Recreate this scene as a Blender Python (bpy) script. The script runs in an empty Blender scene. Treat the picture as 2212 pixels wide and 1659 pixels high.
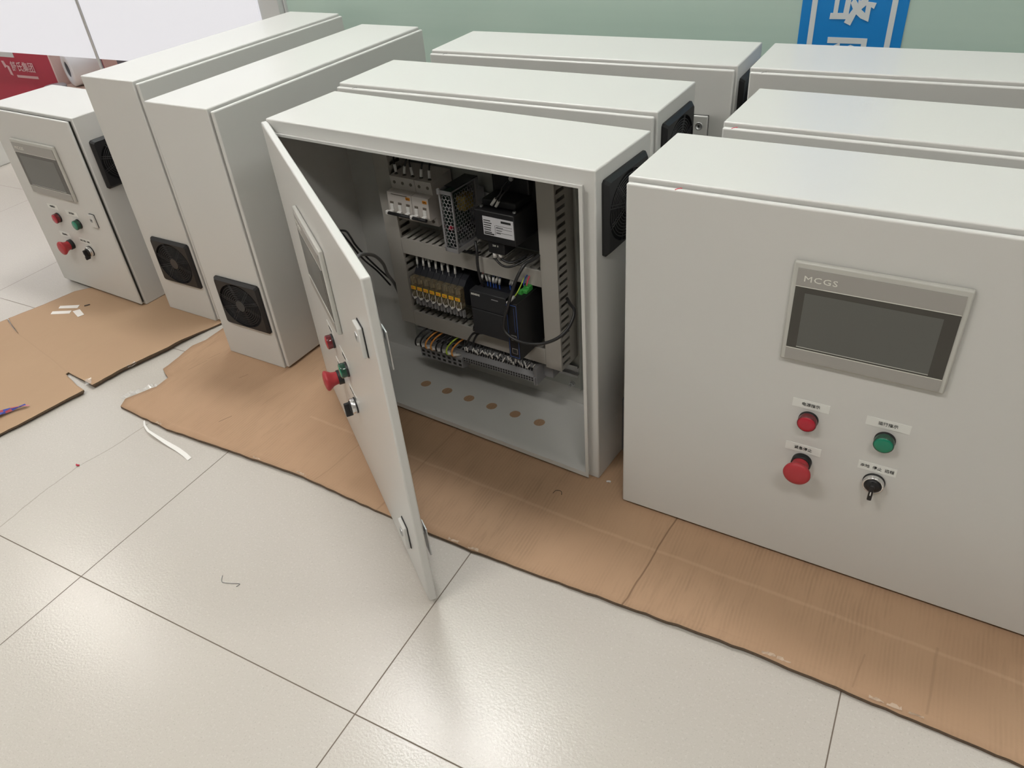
import bpy, bmesh, math, random
from mathutils import Matrix, Vector
random.seed(7)
C = bpy.context.scene.collection
sc = bpy.context.scene
PI = math.pi

# ------------------------------------------------------------------ camera
cam_d = bpy.data.cameras.new('camera'); cam_d.sensor_width = 36; cam_d.lens = 36*1666.95/2212
cam_d.clip_start = .02; cam_d.clip_end = 60
cam = bpy.data.objects.new('camera', cam_d); C.objects.link(cam)
cam.matrix_world = Matrix.Translation((1.2906, -.4463, 1.1283)) @ Matrix.Rotation(.5421, 4, 'Z') @ Matrix.Rotation(PI/2-.6285, 4, 'X') @ Matrix.Rotation(-.0934, 4, 'Z')
sc.camera = cam
# ------------------------------------------------------------------ world, exposure
w = bpy.data.worlds.new('world'); sc.world = w; w.use_nodes = True
w.node_tree.nodes['Background'].inputs[0].default_value = (.9, .95, 1, 1)
w.node_tree.nodes['Background'].inputs[1].default_value = .25
sc.view_settings.view_transform = 'Standard'; sc.view_settings.look = 'None'
sc.view_settings.gamma = 1; sc.view_settings.exposure = .555
LAMP = 27.0          # ceiling fixtures
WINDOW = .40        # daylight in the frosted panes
COOL, WARM = (1, .985, .975), (1, .955, .90)
LAMPS = [(-.26, 1.24, 1.08, COOL), (-2.85, .93, .60, WARM), (2.3, 1.2, .50, COOL), (.05, -1.05, 1.0, WARM), (-2.9, -1.05, .65, WARM), (1.9, -1.05, .78, WARM), (-2.6, 2.75, .7, COOL)]  # last entry is an added, unseen lamp that brightens the red carton

# ------------------------------------------------------------------ materials
def mat(name, col, rough=.5, metal=0, spec=.5, coat=0, emit=None, trans=0, alpha=1, noise=0, nscale=40, bump=0, bscale=300, ior=1.45):
    m = bpy.data.materials.new(name); m.use_nodes = True
    nt = m.node_tree; b = nt.nodes['Principled BSDF']
    b.inputs['Base Color'].default_value = (*col, 1); b.inputs['Roughness'].default_value = rough
    b.inputs['Metallic'].default_value = metal; b.inputs['Specular IOR Level'].default_value = spec
    b.inputs['Coat Weight'].default_value = coat; b.inputs['IOR'].default_value = ior
    b.inputs['Transmission Weight'].default_value = trans; b.inputs['Alpha'].default_value = alpha
    if emit: b.inputs['Emission Color'].default_value = (*emit[:3], 1); b.inputs['Emission Strength'].default_value = emit[3]
    tc = nt.nodes.new('ShaderNodeTexCoord')
    if noise:
        n = nt.nodes.new('ShaderNodeTexNoise'); n.inputs['Scale'].default_value = nscale; n.inputs['Detail'].default_value = 4
        nt.links.new(tc.outputs['Object'], n.inputs['Vector'])
        r = nt.nodes.new('ShaderNodeMix'); r.data_type = 'RGBA'
        r.inputs[6].default_value = (*[c*(1-noise) for c in col], 1); r.inputs[7].default_value = (*[min(1, c*(1+noise)) for c in col], 1)
        nt.links.new(n.outputs['Fac'], r.inputs[0]); nt.links.new(r.outputs[2], b.inputs['Base Color'])
    if bump:
        n = nt.nodes.new('ShaderNodeTexNoise'); n.inputs['Scale'].default_value = bscale; n.inputs['Detail'].default_value = 2
        nt.links.new(tc.outputs['Object'], n.inputs['Vector'])
        bp = nt.nodes.new('ShaderNodeBump'); bp.inputs['Strength'].default_value = bump; bp.inputs['Distance'].default_value = .001
        nt.links.new(n.outputs['Fac'], bp.inputs['Height']); nt.links.new(bp.outputs[0], b.inputs['Normal'])
    return m

M = {}
M['paint'] = mat('cabinet_paint', (.60, .600, .580), .30, bump=.08, bscale=420, noise=.015, nscale=3)
M['gasket'] = mat('rubber_gasket', (.035, .035, .03), .7)
M['black'] = mat('black_plastic', (.012, .012, .0135), .45, bump=.08, bscale=900)
M['dark'] = mat('dark_plastic', (.028, .029, .032), .42)
M['deep'] = mat('filter_foam', (.006, .006, .007), .9)
M['grill'] = mat('grille_plastic', (.030, .030, .032), .35)
M['bezel'] = mat('panel_bezel_grey', (.50, .50, .465), .35)
M['strip'] = mat('panel_strip_silver', (.36, .35, .33), .38, metal=.25)
M['glass'] = mat('panel_glass', (.048, .045, .038), .12, coat=.3)
M['display'] = mat('panel_display', (.098, .100, .092), .16, coat=.3)
M['letter'] = mat('pale_lettering', (.72, .72, .66), .5)
M['plate'] = mat('name_plate_white', (.72, .73, .70), .35)
M['ink'] = mat('black_ink', (.02, .02, .02), .6)
M['red_lens'] = mat('red_lens', (.42, .006, .025), .25, coat=.3)
M['red_rim'] = mat('dark_red_rim', (.13, .01, .015), .2, coat=.5)
M['green_rim'] = mat('dark_green_rim', (.01, .06, .035), .2, coat=.5)
M['green_lens'] = mat('green_lens', (.0, .20, .115), .25, coat=.3)
M['stop_red'] = mat('stop_red_plastic', (.42, .035, .045), .42)
M['chrome'] = mat('chrome_ring', (.72, .72, .72), .22, metal=.9)
M['zinc'] = mat('zinc_steel', (.55, .56, .57), .35, metal=.9, noise=.15, nscale=60)
M['steel'] = mat('perforated_steel', (.50, .50, .52), .4, metal=.6)
M['plate_steel'] = mat('galvanised_plate', (.44, .46, .44), .42, metal=.55, noise=.06, nscale=25)
M['duct'] = mat('trunking_grey', (.36, .345, .315), .5)
M['breaker'] = mat('breaker_plastic', (.50, .47, .44), .42)
M['breaker_dk'] = mat('breaker_recess', (.14, .12, .10), .6)
M['white'] = mat('white_plastic', (.72, .71, .69), .4)
M['orange'] = mat('orange_tag', (.70, .26, .02), .5)
M['yellow'] = mat('yellow_tag', (.85, .52, .03), .5)
M['socket'] = mat('relay_socket', (.012, .013, .018), .5)
M['smoke'] = mat('smoked_cover', (.75, .66, .48), .10, trans=.85, ior=1.15)
M['amber'] = mat('relay_core', (.10, .065, .02), .4)
M['brass'] = mat('relay_contact', (.45, .38, .28), .35, metal=.7)
M['coil'] = mat('yellow_transformer', (.40, .31, .09), .7)
M['pcb'] = mat('circuit_board', (.03, .06, .05), .5)
M['label'] = mat('rating_label', (.58, .58, .61), .4)
M['term'] = mat('terminal_grey', (.25, .25, .26), .5)
M['term_dk'] = mat('terminal_hole', (.02, .02, .02), .8)
M['blackwire'] = mat('black_wire', (.015, .015, .016), .35)
M['cable'] = mat('grey_cable', (.024, .024, .025), .38)
M['greycable'] = mat('mid_grey_cable', (.13, .13, .13), .4)
M['palecable'] = mat('pale_cable', (.30, .30, .30), .4)
M['orangewire'] = mat('orange_wire', (.72, .30, .06), .4)
M['greenwire'] = mat('yellow_green_wire', (.45, .62, .06), .4)
M['bluewire'] = mat('blue_wire', (.03, .08, .35), .4)
M['greenplug'] = mat('green_connector', (.06, .36, .07), .4)
M['blueline'] = mat('blue_print', (.08, .16, .45), .5)
M['redmark'] = mat('red_marker_ink', (.70, .06, .10), .6)
M['greymark'] = mat('grey_pencil', (.25, .25, .25), .6)
M['tape'] = mat('clear_tape', (.9, .9, .88), .07, trans=.5, coat=.6, ior=1.3, alpha=.45)
M['whitetape'] = mat('white_strip', (.80, .79, .76), .4)
M['paper'] = mat('label_paper', (.78, .75, .71), .6)
M['bluebag'] = mat('printed_wrapper_blue', (.05, .07, .32), .3)
M['redbag'] = mat('printed_wrapper_red', (.40, .06, .08), .3)
M['wire_bit'] = mat('dark_wire_offcut', (.05, .035, .03), .6)
M['crate_red'] = mat('red_carton', (.50, .025, .06), .35, noise=.12, nscale=6)
M['crate_edge'] = mat('carton_edge', (.80, .60, .55), .6)
M['crate_text'] = mat('carton_print', (.80, .50, .50), .5)
M['peach'] = mat('pale_carton', (.75, .58, .48), .7, noise=.05)
M['tuft'] = mat('torn_paper', (.52, .40, .30), .8)
M['roll'] = mat('white_roll', (.86, .86, .86), .5)
M['grey_core'] = mat('grey_core', (.25, .25, .27), .5)
M['lid'] = mat('lid_grey', (.45, .45, .48), .3, metal=.3)
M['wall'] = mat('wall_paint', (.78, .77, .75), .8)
M['wall_dim'] = mat('grey_wall_paint', (.56, .54, .51), .8)  # grey chosen for the unseen walls to cut light bounced into the cabinet
M['ceil'] = mat('ceiling_paint', (.80, .80, .79), .9)
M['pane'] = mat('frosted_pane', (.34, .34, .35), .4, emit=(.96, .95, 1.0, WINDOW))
M['frame'] = mat('aluminium_frame', (.62, .63, .62), .4, metal=.2)
M['post'] = mat('bright_steel_post', (.75, .75, .77), .2, metal=.9)
M['lamp'] = mat('lamp_diffuser', (.9, .9, .9), .5)
M['sign_blue'] = mat('sign_blue', (.012, .22, .60), .35)
M['sign_white'] = mat('sign_white', (.66, .69, .70), .4)
M['backroom'] = mat('far_wall_paint', (.62, .55, .52), .8)

def nodes(m): nt = m.node_tree; return nt, nt.nodes['Principled BSDF']
def mth(nt, op, a, b=None, c=None):
    n = nt.nodes.new('ShaderNodeMath'); n.operation = op
    for i, v in enumerate((a, b, c)):
        if v is None: continue
        if isinstance(v, (int, float)): n.inputs[i].default_value = v
        else: nt.links.new(v, n.inputs[i])
    return n.outputs[0]
def mixc(nt, f, a, b):
    r = nt.nodes.new('ShaderNodeMix'); r.data_type = 'RGBA'
    for i, v in ((0, f), (6, a), (7, b)):
        if isinstance(v, tuple): r.inputs[i].default_value = (*v, 1)
        elif isinstance(v, (int, float)): r.inputs[i].default_value = v
        else: nt.links.new(v, r.inputs[i])
    return r.outputs[2]
def noise(nt, vec, scale, detail=3, rough=.5):
    n = nt.nodes.new('ShaderNodeTexNoise'); n.inputs['Scale'].default_value = scale
    n.inputs['Detail'].default_value = detail; n.inputs['Roughness'].default_value = rough
    nt.links.new(vec, n.inputs['Vector']); return n.outputs['Fac']
def ramp(nt, v, lo, hi):
    n = nt.nodes.new('ShaderNodeMapRange'); n.clamp = True
    n.inputs[1].default_value = lo; n.inputs[2].default_value = hi; nt.links.new(v, n.inputs[0]); return n.outputs[0]

# floor: speckled ceramic tiles
TILE = .6734
fm = mat('floor_tiles', (.6, .57, .52), .17); M['floor'] = fm
nt, b = nodes(fm); geo = nt.nodes.new('ShaderNodeNewGeometry'); sep = nt.nodes.new('ShaderNodeSeparateXYZ')
nt.links.new(geo.outputs['Position'], sep.inputs[0])
def linedist(ax):
    f = mth(nt, 'FRACT', mth(nt, 'ADD', mth(nt, 'DIVIDE', sep.outputs[ax], TILE), 100.5))
    return mth(nt, 'MULTIPLY', mth(nt, 'ABSOLUTE', mth(nt, 'SUBTRACT', f, .5)), TILE)
d = mth(nt, 'MINIMUM', linedist(0), linedist(1))
line = mth(nt, 'SUBTRACT', 1.0, ramp(nt, d, .0006, .0015))
big = noise(nt, geo.outputs['Position'], 2.2, 3)
base = mixc(nt, big, (.485, .455, .408), (.53, .502, .460))
sp = noise(nt, geo.outputs['Position'], 330, 2, .6)
base = mixc(nt, mth(nt, 'MULTIPLY', ramp(nt, sp, .60, .70), .45), base, (.34, .31, .27))
sp2 = noise(nt, geo.outputs['Position'], 210, 2, .6)
base = mixc(nt, mth(nt, 'MULTIPLY', ramp(nt, sp2, .57, .68), .18), base, (.74, .72, .68))
dirt = noise(nt, geo.outputs['Position'], 14, 6, .7)
base = mixc(nt, mth(nt, 'MULTIPLY', ramp(nt, dirt, .64, .76), .25), base, (.38, .33, .28))
base = mixc(nt, line, base, (.14, .11, .085))
crk = [(-.270, .40), (-.278, .30), (-.297, .22), (-.298, .12), (-.285, .002)]     # hairline crack in one tile
wob = mth(nt, 'MULTIPLY', mth(nt, 'SUBTRACT', noise(nt, geo.outputs['Position'], 30, 3), .5), .008)
for (xa, ya), (xb, yb) in zip(crk, crk[1:]):
    xl = mth(nt, 'ADD', mth(nt, 'MULTIPLY', mth(nt, 'SUBTRACT', sep.outputs[1], ya), (xb-xa)/(yb-ya)), xa)
    dd = mth(nt, 'ABSOLUTE', mth(nt, 'SUBTRACT', mth(nt, 'ADD', sep.outputs[0], wob), xl))
    ins = mth(nt, 'MULTIPLY', mth(nt, 'LESS_THAN', sep.outputs[1], ya), mth(nt, 'GREATER_THAN', sep.outputs[1], yb))
    base = mixc(nt, mth(nt, 'MULTIPLY', mth(nt, 'SUBTRACT', 1.0, ramp(nt, dd, .0004, .0022)), mth(nt, 'MULTIPLY', ins, .55)), base, (.24, .20, .16))
nt.links.new(base, b.inputs['Base Color'])
bp = nt.nodes.new('ShaderNodeBump'); bp.inputs['Strength'].default_value = .22; bp.inputs['Distance'].default_value = .001
h = mth(nt, 'SUBTRACT', mth(nt, 'ADD', noise(nt, geo.outputs['Position'], 230, 2), 0), mth(nt, 'MULTIPLY', line, 3))
nt.links.new(h, bp.inputs['Height']); nt.links.new(bp.outputs[0], b.inputs['Normal'])
nt.links.new(mth(nt, 'ADD', .225, mth(nt, 'MULTIPLY', line, .5)), b.inputs['Roughness'])

# corrugated cardboard: ribs run along y, a crease along x
def cardboard(name, rib, c1, c2, creases):
    m = mat(name, c1, .75); nt, b = nodes(m)
    geo = nt.nodes.new('ShaderNodeNewGeometry'); sep = nt.nodes.new('ShaderNodeSeparateXYZ')
    nt.links.new(geo.outputs['Position'], sep.inputs[0])
    mp = nt.nodes.new('ShaderNodeMapping'); mp.inputs['Scale'].default_value = (1, .10, 1); nt.links.new(geo.outputs['Position'], mp.inputs[0])
    n1 = noise(nt, mp.outputs[0], 130, 3, .55)          # long ribs
    big = noise(nt, geo.outputs['Position'], 5, 4)
    fine = noise(nt, geo.outputs['Position'], 350, 2)
    col = mixc(nt, big, c1, c2)
    patch = ramp(nt, noise(nt, geo.outputs['Position'], 3.2, 2), .38, .6)
    warp = mth(nt, 'MULTIPLY', noise(nt, geo.outputs['Position'], 7, 2), .012)
    per = mth(nt, 'MULTIPLY', mth(nt, 'ADD', sep.outputs[0], warp), 2*PI/.0068)
    sine = mth(nt, 'ADD', .5, mth(nt, 'MULTIPLY', mth(nt, 'SINE', per), .5))
    mp2 = nt.nodes.new('ShaderNodeMapping'); mp2.inputs['Scale'].default_value = (1, .35, 1); nt.links.new(geo.outputs['Position'], mp2.inputs[0])
    brk = ramp(nt, noise(nt, mp2.outputs[0], 38, 3), .42, .62)
    ribs = mth(nt, 'MULTIPLY', mth(nt, 'MULTIPLY', mth(nt, 'MULTIPLY', sine, brk), mth(nt, 'ADD', .35, mth(nt, 'MULTIPLY', patch, .65))), rib*.42)
    col = mixc(nt, ribs, col, tuple(c*.70 for c in c1))
    col = mixc(nt, mth(nt, 'MULTIPLY', mth(nt, 'MULTIPLY', ramp(nt, n1, .56, .68), patch), rib*.30), col, tuple(c*.65 for c in c1))
    col = mixc(nt, mth(nt, 'MULTIPLY', fine, .12), col, (.25, .16, .09))
    hgt = mth(nt, 'ADD', mth(nt, 'MULTIPLY', mth(nt, 'ADD', sine, n1), rib*.4), mth(nt, 'MULTIPLY', fine, .15))
    for (x0, y0, x1, y1, wd, k, tint) in creases:
        L = math.hypot(x1-x0, y1-y0); nx, ny = -(y1-y0)/L, (x1-x0)/L; ux, uy = (x1-x0)/L, (y1-y0)/L
        wob = mth(nt, 'MULTIPLY', mth(nt, 'SUBTRACT', noise(nt, geo.outputs['Position'], 12, 2), .5), .008)
        dd = mth(nt, 'ABSOLUTE', mth(nt, 'ADD', wob, mth(nt, 'SUBTRACT', mth(nt, 'ADD', mth(nt, 'MULTIPLY', sep.outputs[0], nx), mth(nt, 'MULTIPLY', sep.outputs[1], ny)), x0*nx+y0*ny)))
        al = mth(nt, 'SUBTRACT', mth(nt, 'ADD', mth(nt, 'MULTIPLY', sep.outputs[0], ux), mth(nt, 'MULTIPLY', sep.outputs[1], uy)), x0*ux+y0*uy)
        inside = mth(nt, 'MULTIPLY', mth(nt, 'GREATER_THAN', al, 0), mth(nt, 'LESS_THAN', al, L))
        f = mth(nt, 'MULTIPLY', mth(nt, 'SUBTRACT', 1.0, ramp(nt, dd, wd*.3, wd)), inside)
        col = mixc(nt, mth(nt, 'MULTIPLY', f, k), col, tint)
        hgt = mth(nt, 'SUBTRACT', hgt, mth(nt, 'MULTIPLY', f, .7*k))
    nt.links.new(col, b.inputs['Base Color'])
    bp = nt.nodes.new('ShaderNodeBump'); bp.inputs['Strength'].default_value = .35; bp.inputs['Distance'].default_value = .0012
    nt.links.new(hgt, bp.inputs['Height']); nt.links.new(bp.outputs[0], b.inputs['Normal'])
    return m
M['card_main'] = cardboard('cardboard_ribbed', .9, (.398, .248, .150), (.460, .303, .190), [
    (.10, .575, .80, .520, .005, .16, (.70, .50, .34)), (.80, .520, 1.8, .475, .005, .16, (.70, .50, .34)),
    (1.006, .64, .983, .36, .0022, .75, (.16, .09, .05)), 
    (.46, .70, .44, .38, .003, .4, (.25, .15, .09)), (.28, .55, .26, .40, .002, .4, (.25, .15, .09)),
    (-.335, .66, -.350, .605, .0012, .5, (.14, .08, .05)), (-.325, .70, -.338, .665, .0012, .5, (.14, .08, .05)),
    (-.176, .652, -.188, .630, .002, .6, (.22, .12, .07)), (-.10, .47, -.085, .50, .0016, .8, (.14, .08, .05)),
    (1.465, .37, 1.47, .50, .003, .35, (.24, .15, .09)), (1.36, .37, 1.37, .44, .002, .35, (.24, .15, .09))])
M['card_left'] = cardboard('cardboard_plain', .12, (.40, .265, .165), (.435, .295, .185), [
    (-.99, .54, -.66, .465, .003, .35, (.36, .24, .15))])
M['card_edge'] = mat('cardboard_cut_edge', (.13, .090, .060), .9, noise=.4, nscale=180, bump=1, bscale=250)  # edge darkened to stand in for the shaded gap beneath the sheet

# frosted green glass wall
gm = mat('green_frosted_glass', (.30, .40, .33), .16, spec=.6); M['green_glass'] = gm
nt, b = nodes(gm); geo = nt.nodes.new('ShaderNodeNewGeometry')
mp = nt.nodes.new('ShaderNodeMapping'); mp.inputs['Scale'].default_value = (.35, 1, 6); nt.links.new(geo.outputs['Position'], mp.inputs[0])
sep = nt.nodes.new('ShaderNodeSeparateXYZ'); nt.links.new(geo.outputs['Position'], sep.inputs[0])
col = mixc(nt, noise(nt, mp.outputs[0], 2.5, 3), (.43, .57, .50), (.54, .665, .59))
nt.links.new(col, b.inputs['Base Color'])

# ------------------------------------------------------------------ mesh builder
class MB:
    def __init__(s, org=(0, 0, 0), mtx=None):
        s.bm = bmesh.new(); s.org = Vector(org); s.mtx = mtx; s.mats = []; s.cur = 0
    def use(s, m):
        if m not in s.mats: s.mats.append(m)
        s.cur = s.mats.index(m); return s
    def _f(s, vs, smooth=False):
        try:
            f = s.bm.faces.new(vs); f.material_index = s.cur; f.smooth = smooth; return f
        except ValueError: return None
    def box(s, x0, x1, y0, y1, z0, z1, bev=0, seg=2):
        v = [s.bm.verts.new(p) for p in [(x0,y0,z0),(x1,y0,z0),(x1,y1,z0),(x0,y1,z0),(x0,y0,z1),(x1,y0,z1),(x1,y1,z1),(x0,y1,z1)]]
        fs = [s._f([v[i] for i in q]) for q in [(0,3,2,1),(4,5,6,7),(0,1,5,4),(1,2,6,5),(2,3,7,6),(3,0,4,7)]]
        if bev:
            es = list({e for f in fs for e in f.edges})
            r = bmesh.ops.bevel(s.bm, geom=es, offset=bev, segments=seg, profile=.5, affect='EDGES', clamp_overlap=True)
            for f in r['faces']: f.material_index = s.cur; f.smooth = True
        return s
    def lathe(s, c, axis, prof, seg=32, smooth=True, ey=1, ez=1):
        c = Vector(c); a = Vector(axis).normalized()
        u = a.cross(Vector((0, 0, 1)));
        if u.length < .01: u = Vector((1, 0, 0))
        u.normalize(); v = u.cross(a)
        rings = []
        for (r, h) in prof:
            if r < 1e-6: rings.append([s.bm.verts.new(c+a*h)])
            else: rings.append([s.bm.verts.new(c+a*h+u*(r*ey*math.cos(2*PI*i/seg))+v*(r*ez*math.sin(2*PI*i/seg))) for i in range(seg)])
        for A, B in zip(rings, rings[1:]):
            for i in range(seg):
                j = (i+1) % seg
                if len(A) == 1 and len(B) == 1: continue
                if len(A) == 1: s._f([A[0], B[j], B[i]], smooth)
                elif len(B) == 1: s._f([A[i], A[j], B[0]], smooth)
                else: s._f([A[i], A[j], B[j], B[i]], smooth)
        return s
    def cyl(s, c, axis, r, L, seg=24):
        return s.lathe(c, axis, [(0, 0), (r, 0)], seg, False).lathe(c, axis, [(r, 0), (r, L)], seg).lathe(c, axis, [(r, L), (0, L)], seg, False)
    def tube(s, pts, r, seg=8, sub=5, caps=True):
        P = [Vector(p) for p in pts]
        if len(P) > 2:
            Q = [P[0]]+P+[P[-1]]; out = []
            for i in range(1, len(Q)-2):
                for k in range(sub):
                    t = k/sub; a, b_, c_, d_ = Q[i-1], Q[i], Q[i+1], Q[i+2]
                    out.append(.5*((2*b_)+(c_-a)*t+(2*a-5*b_+4*c_-d_)*t*t+(3*b_-a-3*c_+d_)*t**3))
            out.append(P[-1]); P = out
        rings = []; up = Vector((0, 0, 1)); n = None
        for i, p in enumerate(P):
            t = (P[min(i+1, len(P)-1)]-P[max(i-1, 0)])
            if t.length < 1e-9: t = Vector((0, 0, 1))
            t.normalize()
            if n is None:
                n = t.cross(up)
                if n.length < .05: n = t.cross(Vector((1, 0, 0)))
            n = (n-t*n.dot(t)).normalized(); m2 = t.cross(n)
            rr = r(i/(len(P)-1)) if callable(r) else r
            rings.append([s.bm.verts.new(p+(n*math.cos(2*PI*k/seg)+m2*math.sin(2*PI*k/seg))*rr) for k in range(seg)])
        for A, B in zip(rings, rings[1:]):
            for k in range(seg):
                s._f([A[k], B[k], B[(k+1) % seg], A[(k+1) % seg]], True)
        if caps: s._f(list(rings[0])); s._f(list(reversed(rings[-1])))
        return s
    def prism(s, poly, plane, a0, a1):
        # poly: 2D pts; plane 'yz' extruded along x, 'xz' along y, 'xy' along z
        def P(q, a): return {'yz': (a, q[0], q[1]), 'xz': (q[0], a, q[1]), 'xy': (q[0], q[1], a)}[plane]
        A = [s.bm.verts.new(P(q, a0)) for q in poly]; B = [s.bm.verts.new(P(q, a1)) for q in poly]
        n = len(poly); s._f(A); s._f(list(reversed(B)))
        for i in range(n): s._f([A[i], B[i], B[(i+1) % n], A[(i+1) % n]])
        return s
    def loops(s, loops, smooth=True):
        L = [[s.bm.verts.new(p) for p in l] for l in loops]
        for A, B in zip(L, L[1:]):
            for i in range(len(A)): s._f([A[i], A[(i+1) % len(A)], B[(i+1) % len(A)], B[i]], smooth)
        return L
    def build(s, name, parent=None, m=None, tri=False):
        if m is not None and not s.mats: s.mats = [m]
        if tri: bmesh.ops.triangulate(s.bm, faces=s.bm.faces[:])
        bmesh.ops.recalc_face_normals(s.bm, faces=s.bm.faces[:])
        if s.mtx is not None: bmesh.ops.transform(s.bm, matrix=s.mtx, verts=s.bm.verts[:])
        bmesh.ops.translate(s.bm, vec=-s.org, verts=s.bm.verts[:])
        me = bpy.data.meshes.new(name); s.bm.to_mesh(me); s.bm.free()
        for q in s.mats: me.materials.append(q)
        o = bpy.data.objects.new(name, me); C.objects.link(o)
        if parent: o.parent = parent
        return o

def tag(o, label, cat, group=None, kind=None):
    if label: o['label'] = label
    if cat: o['category'] = cat
    if group: o['group'] = group
    if kind: o['kind'] = kind
    return o
def structure(o): o['kind'] = 'structure'; return o
def empty(name, label, cat, loc=(0, 0, 0), rz=0, group=None):
    o = bpy.data.objects.new(name, None); C.objects.link(o); o.location = loc; o.rotation_euler = (0, 0, rz)
    o.empty_display_size = .05
    return tag(o, label, cat, group)

def text(name, body, size, m, parent, mtx, org=(0, 0, 0), sx=1.0, extrude=.0002, spacing=1.0, bold=0):
    """lettering as a mesh lying in a plane facing -y; mtx places it"""
    cu = bpy.data.curves.new('lettering', 'FONT'); cu.body = body; cu.size = size; cu.extrude = extrude
    cu.align_x = 'CENTER'; cu.align_y = 'CENTER'; cu.space_character = spacing; cu.offset = bold; cu.resolution_u = 2
    o = bpy.data.objects.new('lettering', cu); C.objects.link(o)
    bpy.context.view_layer.update()
    me = bpy.data.meshes.new_from_object(o.evaluated_get(bpy.context.evaluated_depsgraph_get()))
    bpy.data.objects.remove(o); bpy.data.curves.remove(cu)
    me.materials.clear(); me.materials.append(m)
    me.transform(Matrix.Translation(-Vector(org)) @ mtx @ Matrix.Rotation(PI/2, 4, 'X') @ Matrix.Diagonal((sx, 1, 1, 1)))
    q = bpy.data.objects.new(name, me); C.objects.link(q)
    if parent: q.parent = parent
    return q
TR = Matrix.Translation
# ------------------------------------------------------------------ the room
def slab(name, x0, x1, y0, y1, z0, z1, m):
    return structure(MB().box(x0, x1, y0, y1, z0, z1).build(name, None, m))
RX0, RX1, RY0, RY1, RZ = -5.2, 4.2, -3.6, 3.6, 2.8
slab('floor', RX0, RX1, RY0, RY1, -.05, 0, M['floor'])
slab('ceiling', RX0, RX1, RY0, RY1, RZ, RZ+.05, M['ceil'])
slab('wall_left', RX0-.05, RX0, RY0, RY1, 0, RZ, M['wall'])
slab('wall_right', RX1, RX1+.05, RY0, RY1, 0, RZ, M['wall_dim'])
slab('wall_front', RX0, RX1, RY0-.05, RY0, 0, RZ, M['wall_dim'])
slab('wall_back', RX0, RX1, RY1, RY1+.05, 0, RZ, M['backroom'])
wg = structure(MB().box(-.742, RX1, 1.70, 1.712, .06, RZ).build('wall_glass', None, M['green_glass']))
t_ = MB(); t_.box(-.842, -.752, 1.668, 1.735, 0, RZ, .003); t_.box(-.749, -.742, 1.690, 1.720, 0, RZ)
t_.box(-.742, RX1, 1.690, 1.720, 0, .06)
structure(t_.build('trim_1', None, M['frame']))
# frosted lit panes hung left of the glass wall, open underneath
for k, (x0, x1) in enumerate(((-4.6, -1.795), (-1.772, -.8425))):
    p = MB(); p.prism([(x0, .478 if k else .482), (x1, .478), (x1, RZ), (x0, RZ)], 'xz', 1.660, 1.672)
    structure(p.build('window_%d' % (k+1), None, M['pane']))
po = MB(); po.cyl((-1.783, 1.664, 0), (0, 0, 1), .009, RZ, 20)
structure(po.build('trim_2', None, M['post']))

# ceiling lamps
def lamp(x, y, k, tint, i):
    names = ['above the glass wall side of the cabinets', 'over the far left of the room by the frosted panes', 'at the right end of the room by the glass wall',
             'in the middle of the room in front of the cabinets', 'at the front left of the room', 'at the front right of the room', 'in the space behind the frosted panes']
    e = empty('ceiling_light', 'white rectangular ceiling light fixture '+names[i], 'ceiling light', (x, y, RZ), 0, 'ceiling lights')
    f = MB((0, 0, 0)); f.box(-.42, .42, -.17, .17, -.02, 0, .004); f.build('lamp_frame', e, M['frame'])
    m = M['lamp'].copy(); m.name = 'lamp_diffuser'; bs = m.node_tree.nodes['Principled BSDF']
    bs.inputs['Emission Color'].default_value = (*tint, 1); bs.inputs['Emission Strength'].default_value = LAMP*k
    g = MB(); g.box(-.40, .40, -.15, .15, -.024, -.0205); g.build('diffuser', e, m)
for i, (x, y, k, tint) in enumerate(LAMPS): lamp(x, y, k, tint, i)

# blue sign stuck on the glass
sg = empty('wall_sign', 'blue sign with white characters and white side lines stuck on the green glass wall', 'sign', (1.04, 1.70, .45))
so = (1.04, 1.70, .45)
s_ = MB(so); s_.prism([(.923, .30), (1.1605, .30), (1.1605, 1.25), (.923, 1.25)], 'xz', 1.6985, 1.70); s_.build('sign_sheet', sg, M['sign_blue'])
s_ = MB(so)
for x0, x1 in ((.9458, .9585), (1.1240, 1.1366)): s_.box(x0, x1, 1.6978, 1.6985, .30, 1.25)
s_.build('border_line', sg, M['sign_white'])
s_ = MB(so)
polys = [
 [(.9975,.745),(1.0085,.745),(1.0075,.6963),(.9975,.6961)], [(1.0203,.6966),(1.0225,.745),(1.0345,.745),(1.0325,.6925)],
 [(.9915,.6960),(1.0330,.6966),(1.0339,.683),(.9908,.6823)], [(.985,.745),(1.05,.745),(1.05,.757),(.985,.757)],
 [(1.0334,.7187),(1.0405,.7058),(1.0515,.7045),(1.043,.7230)],
 [(1.0252,.6758),(1.0405,.6692),(1.0496,.6943),(1.0595,.7055),(1.0689,.7144),(1.078,.745),(1.064,.745),(1.055,.722),(1.0405,.7058),(1.0324,.6919)],
 [(1.0496,.6943),(1.0609,.6856),(1.0794,.6784),(1.0798,.6900),(1.0690,.6970),(1.0588,.7054),(1.0405,.7300),(1.0334,.7187)],
 [(1.0794,.6784),(1.0800,.7105),(1.0869,.7066),(1.0906,.7194),(1.050,.725),(1.050,.718),(1.0688,.7180),(1.0690,.6970)],
 [(.9939,.6417),(1.0846,.6412),(1.0852,.50),(1.0725,.50),(1.0725,.6285),(.9942,.628)],
 [(1.0238,.6300),(1.0261,.60),(1.0145,.60),(1.0100,.6227)], [(1.0487,.6255),(1.0729,.6170),(1.0700,.6070),(1.0487,.6150),(1.028,.6070),(1.025,.6140)],
 [(.9939,.50),(1.0735,.50),(1.0735,.512),(.9939,.512)]]
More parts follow.
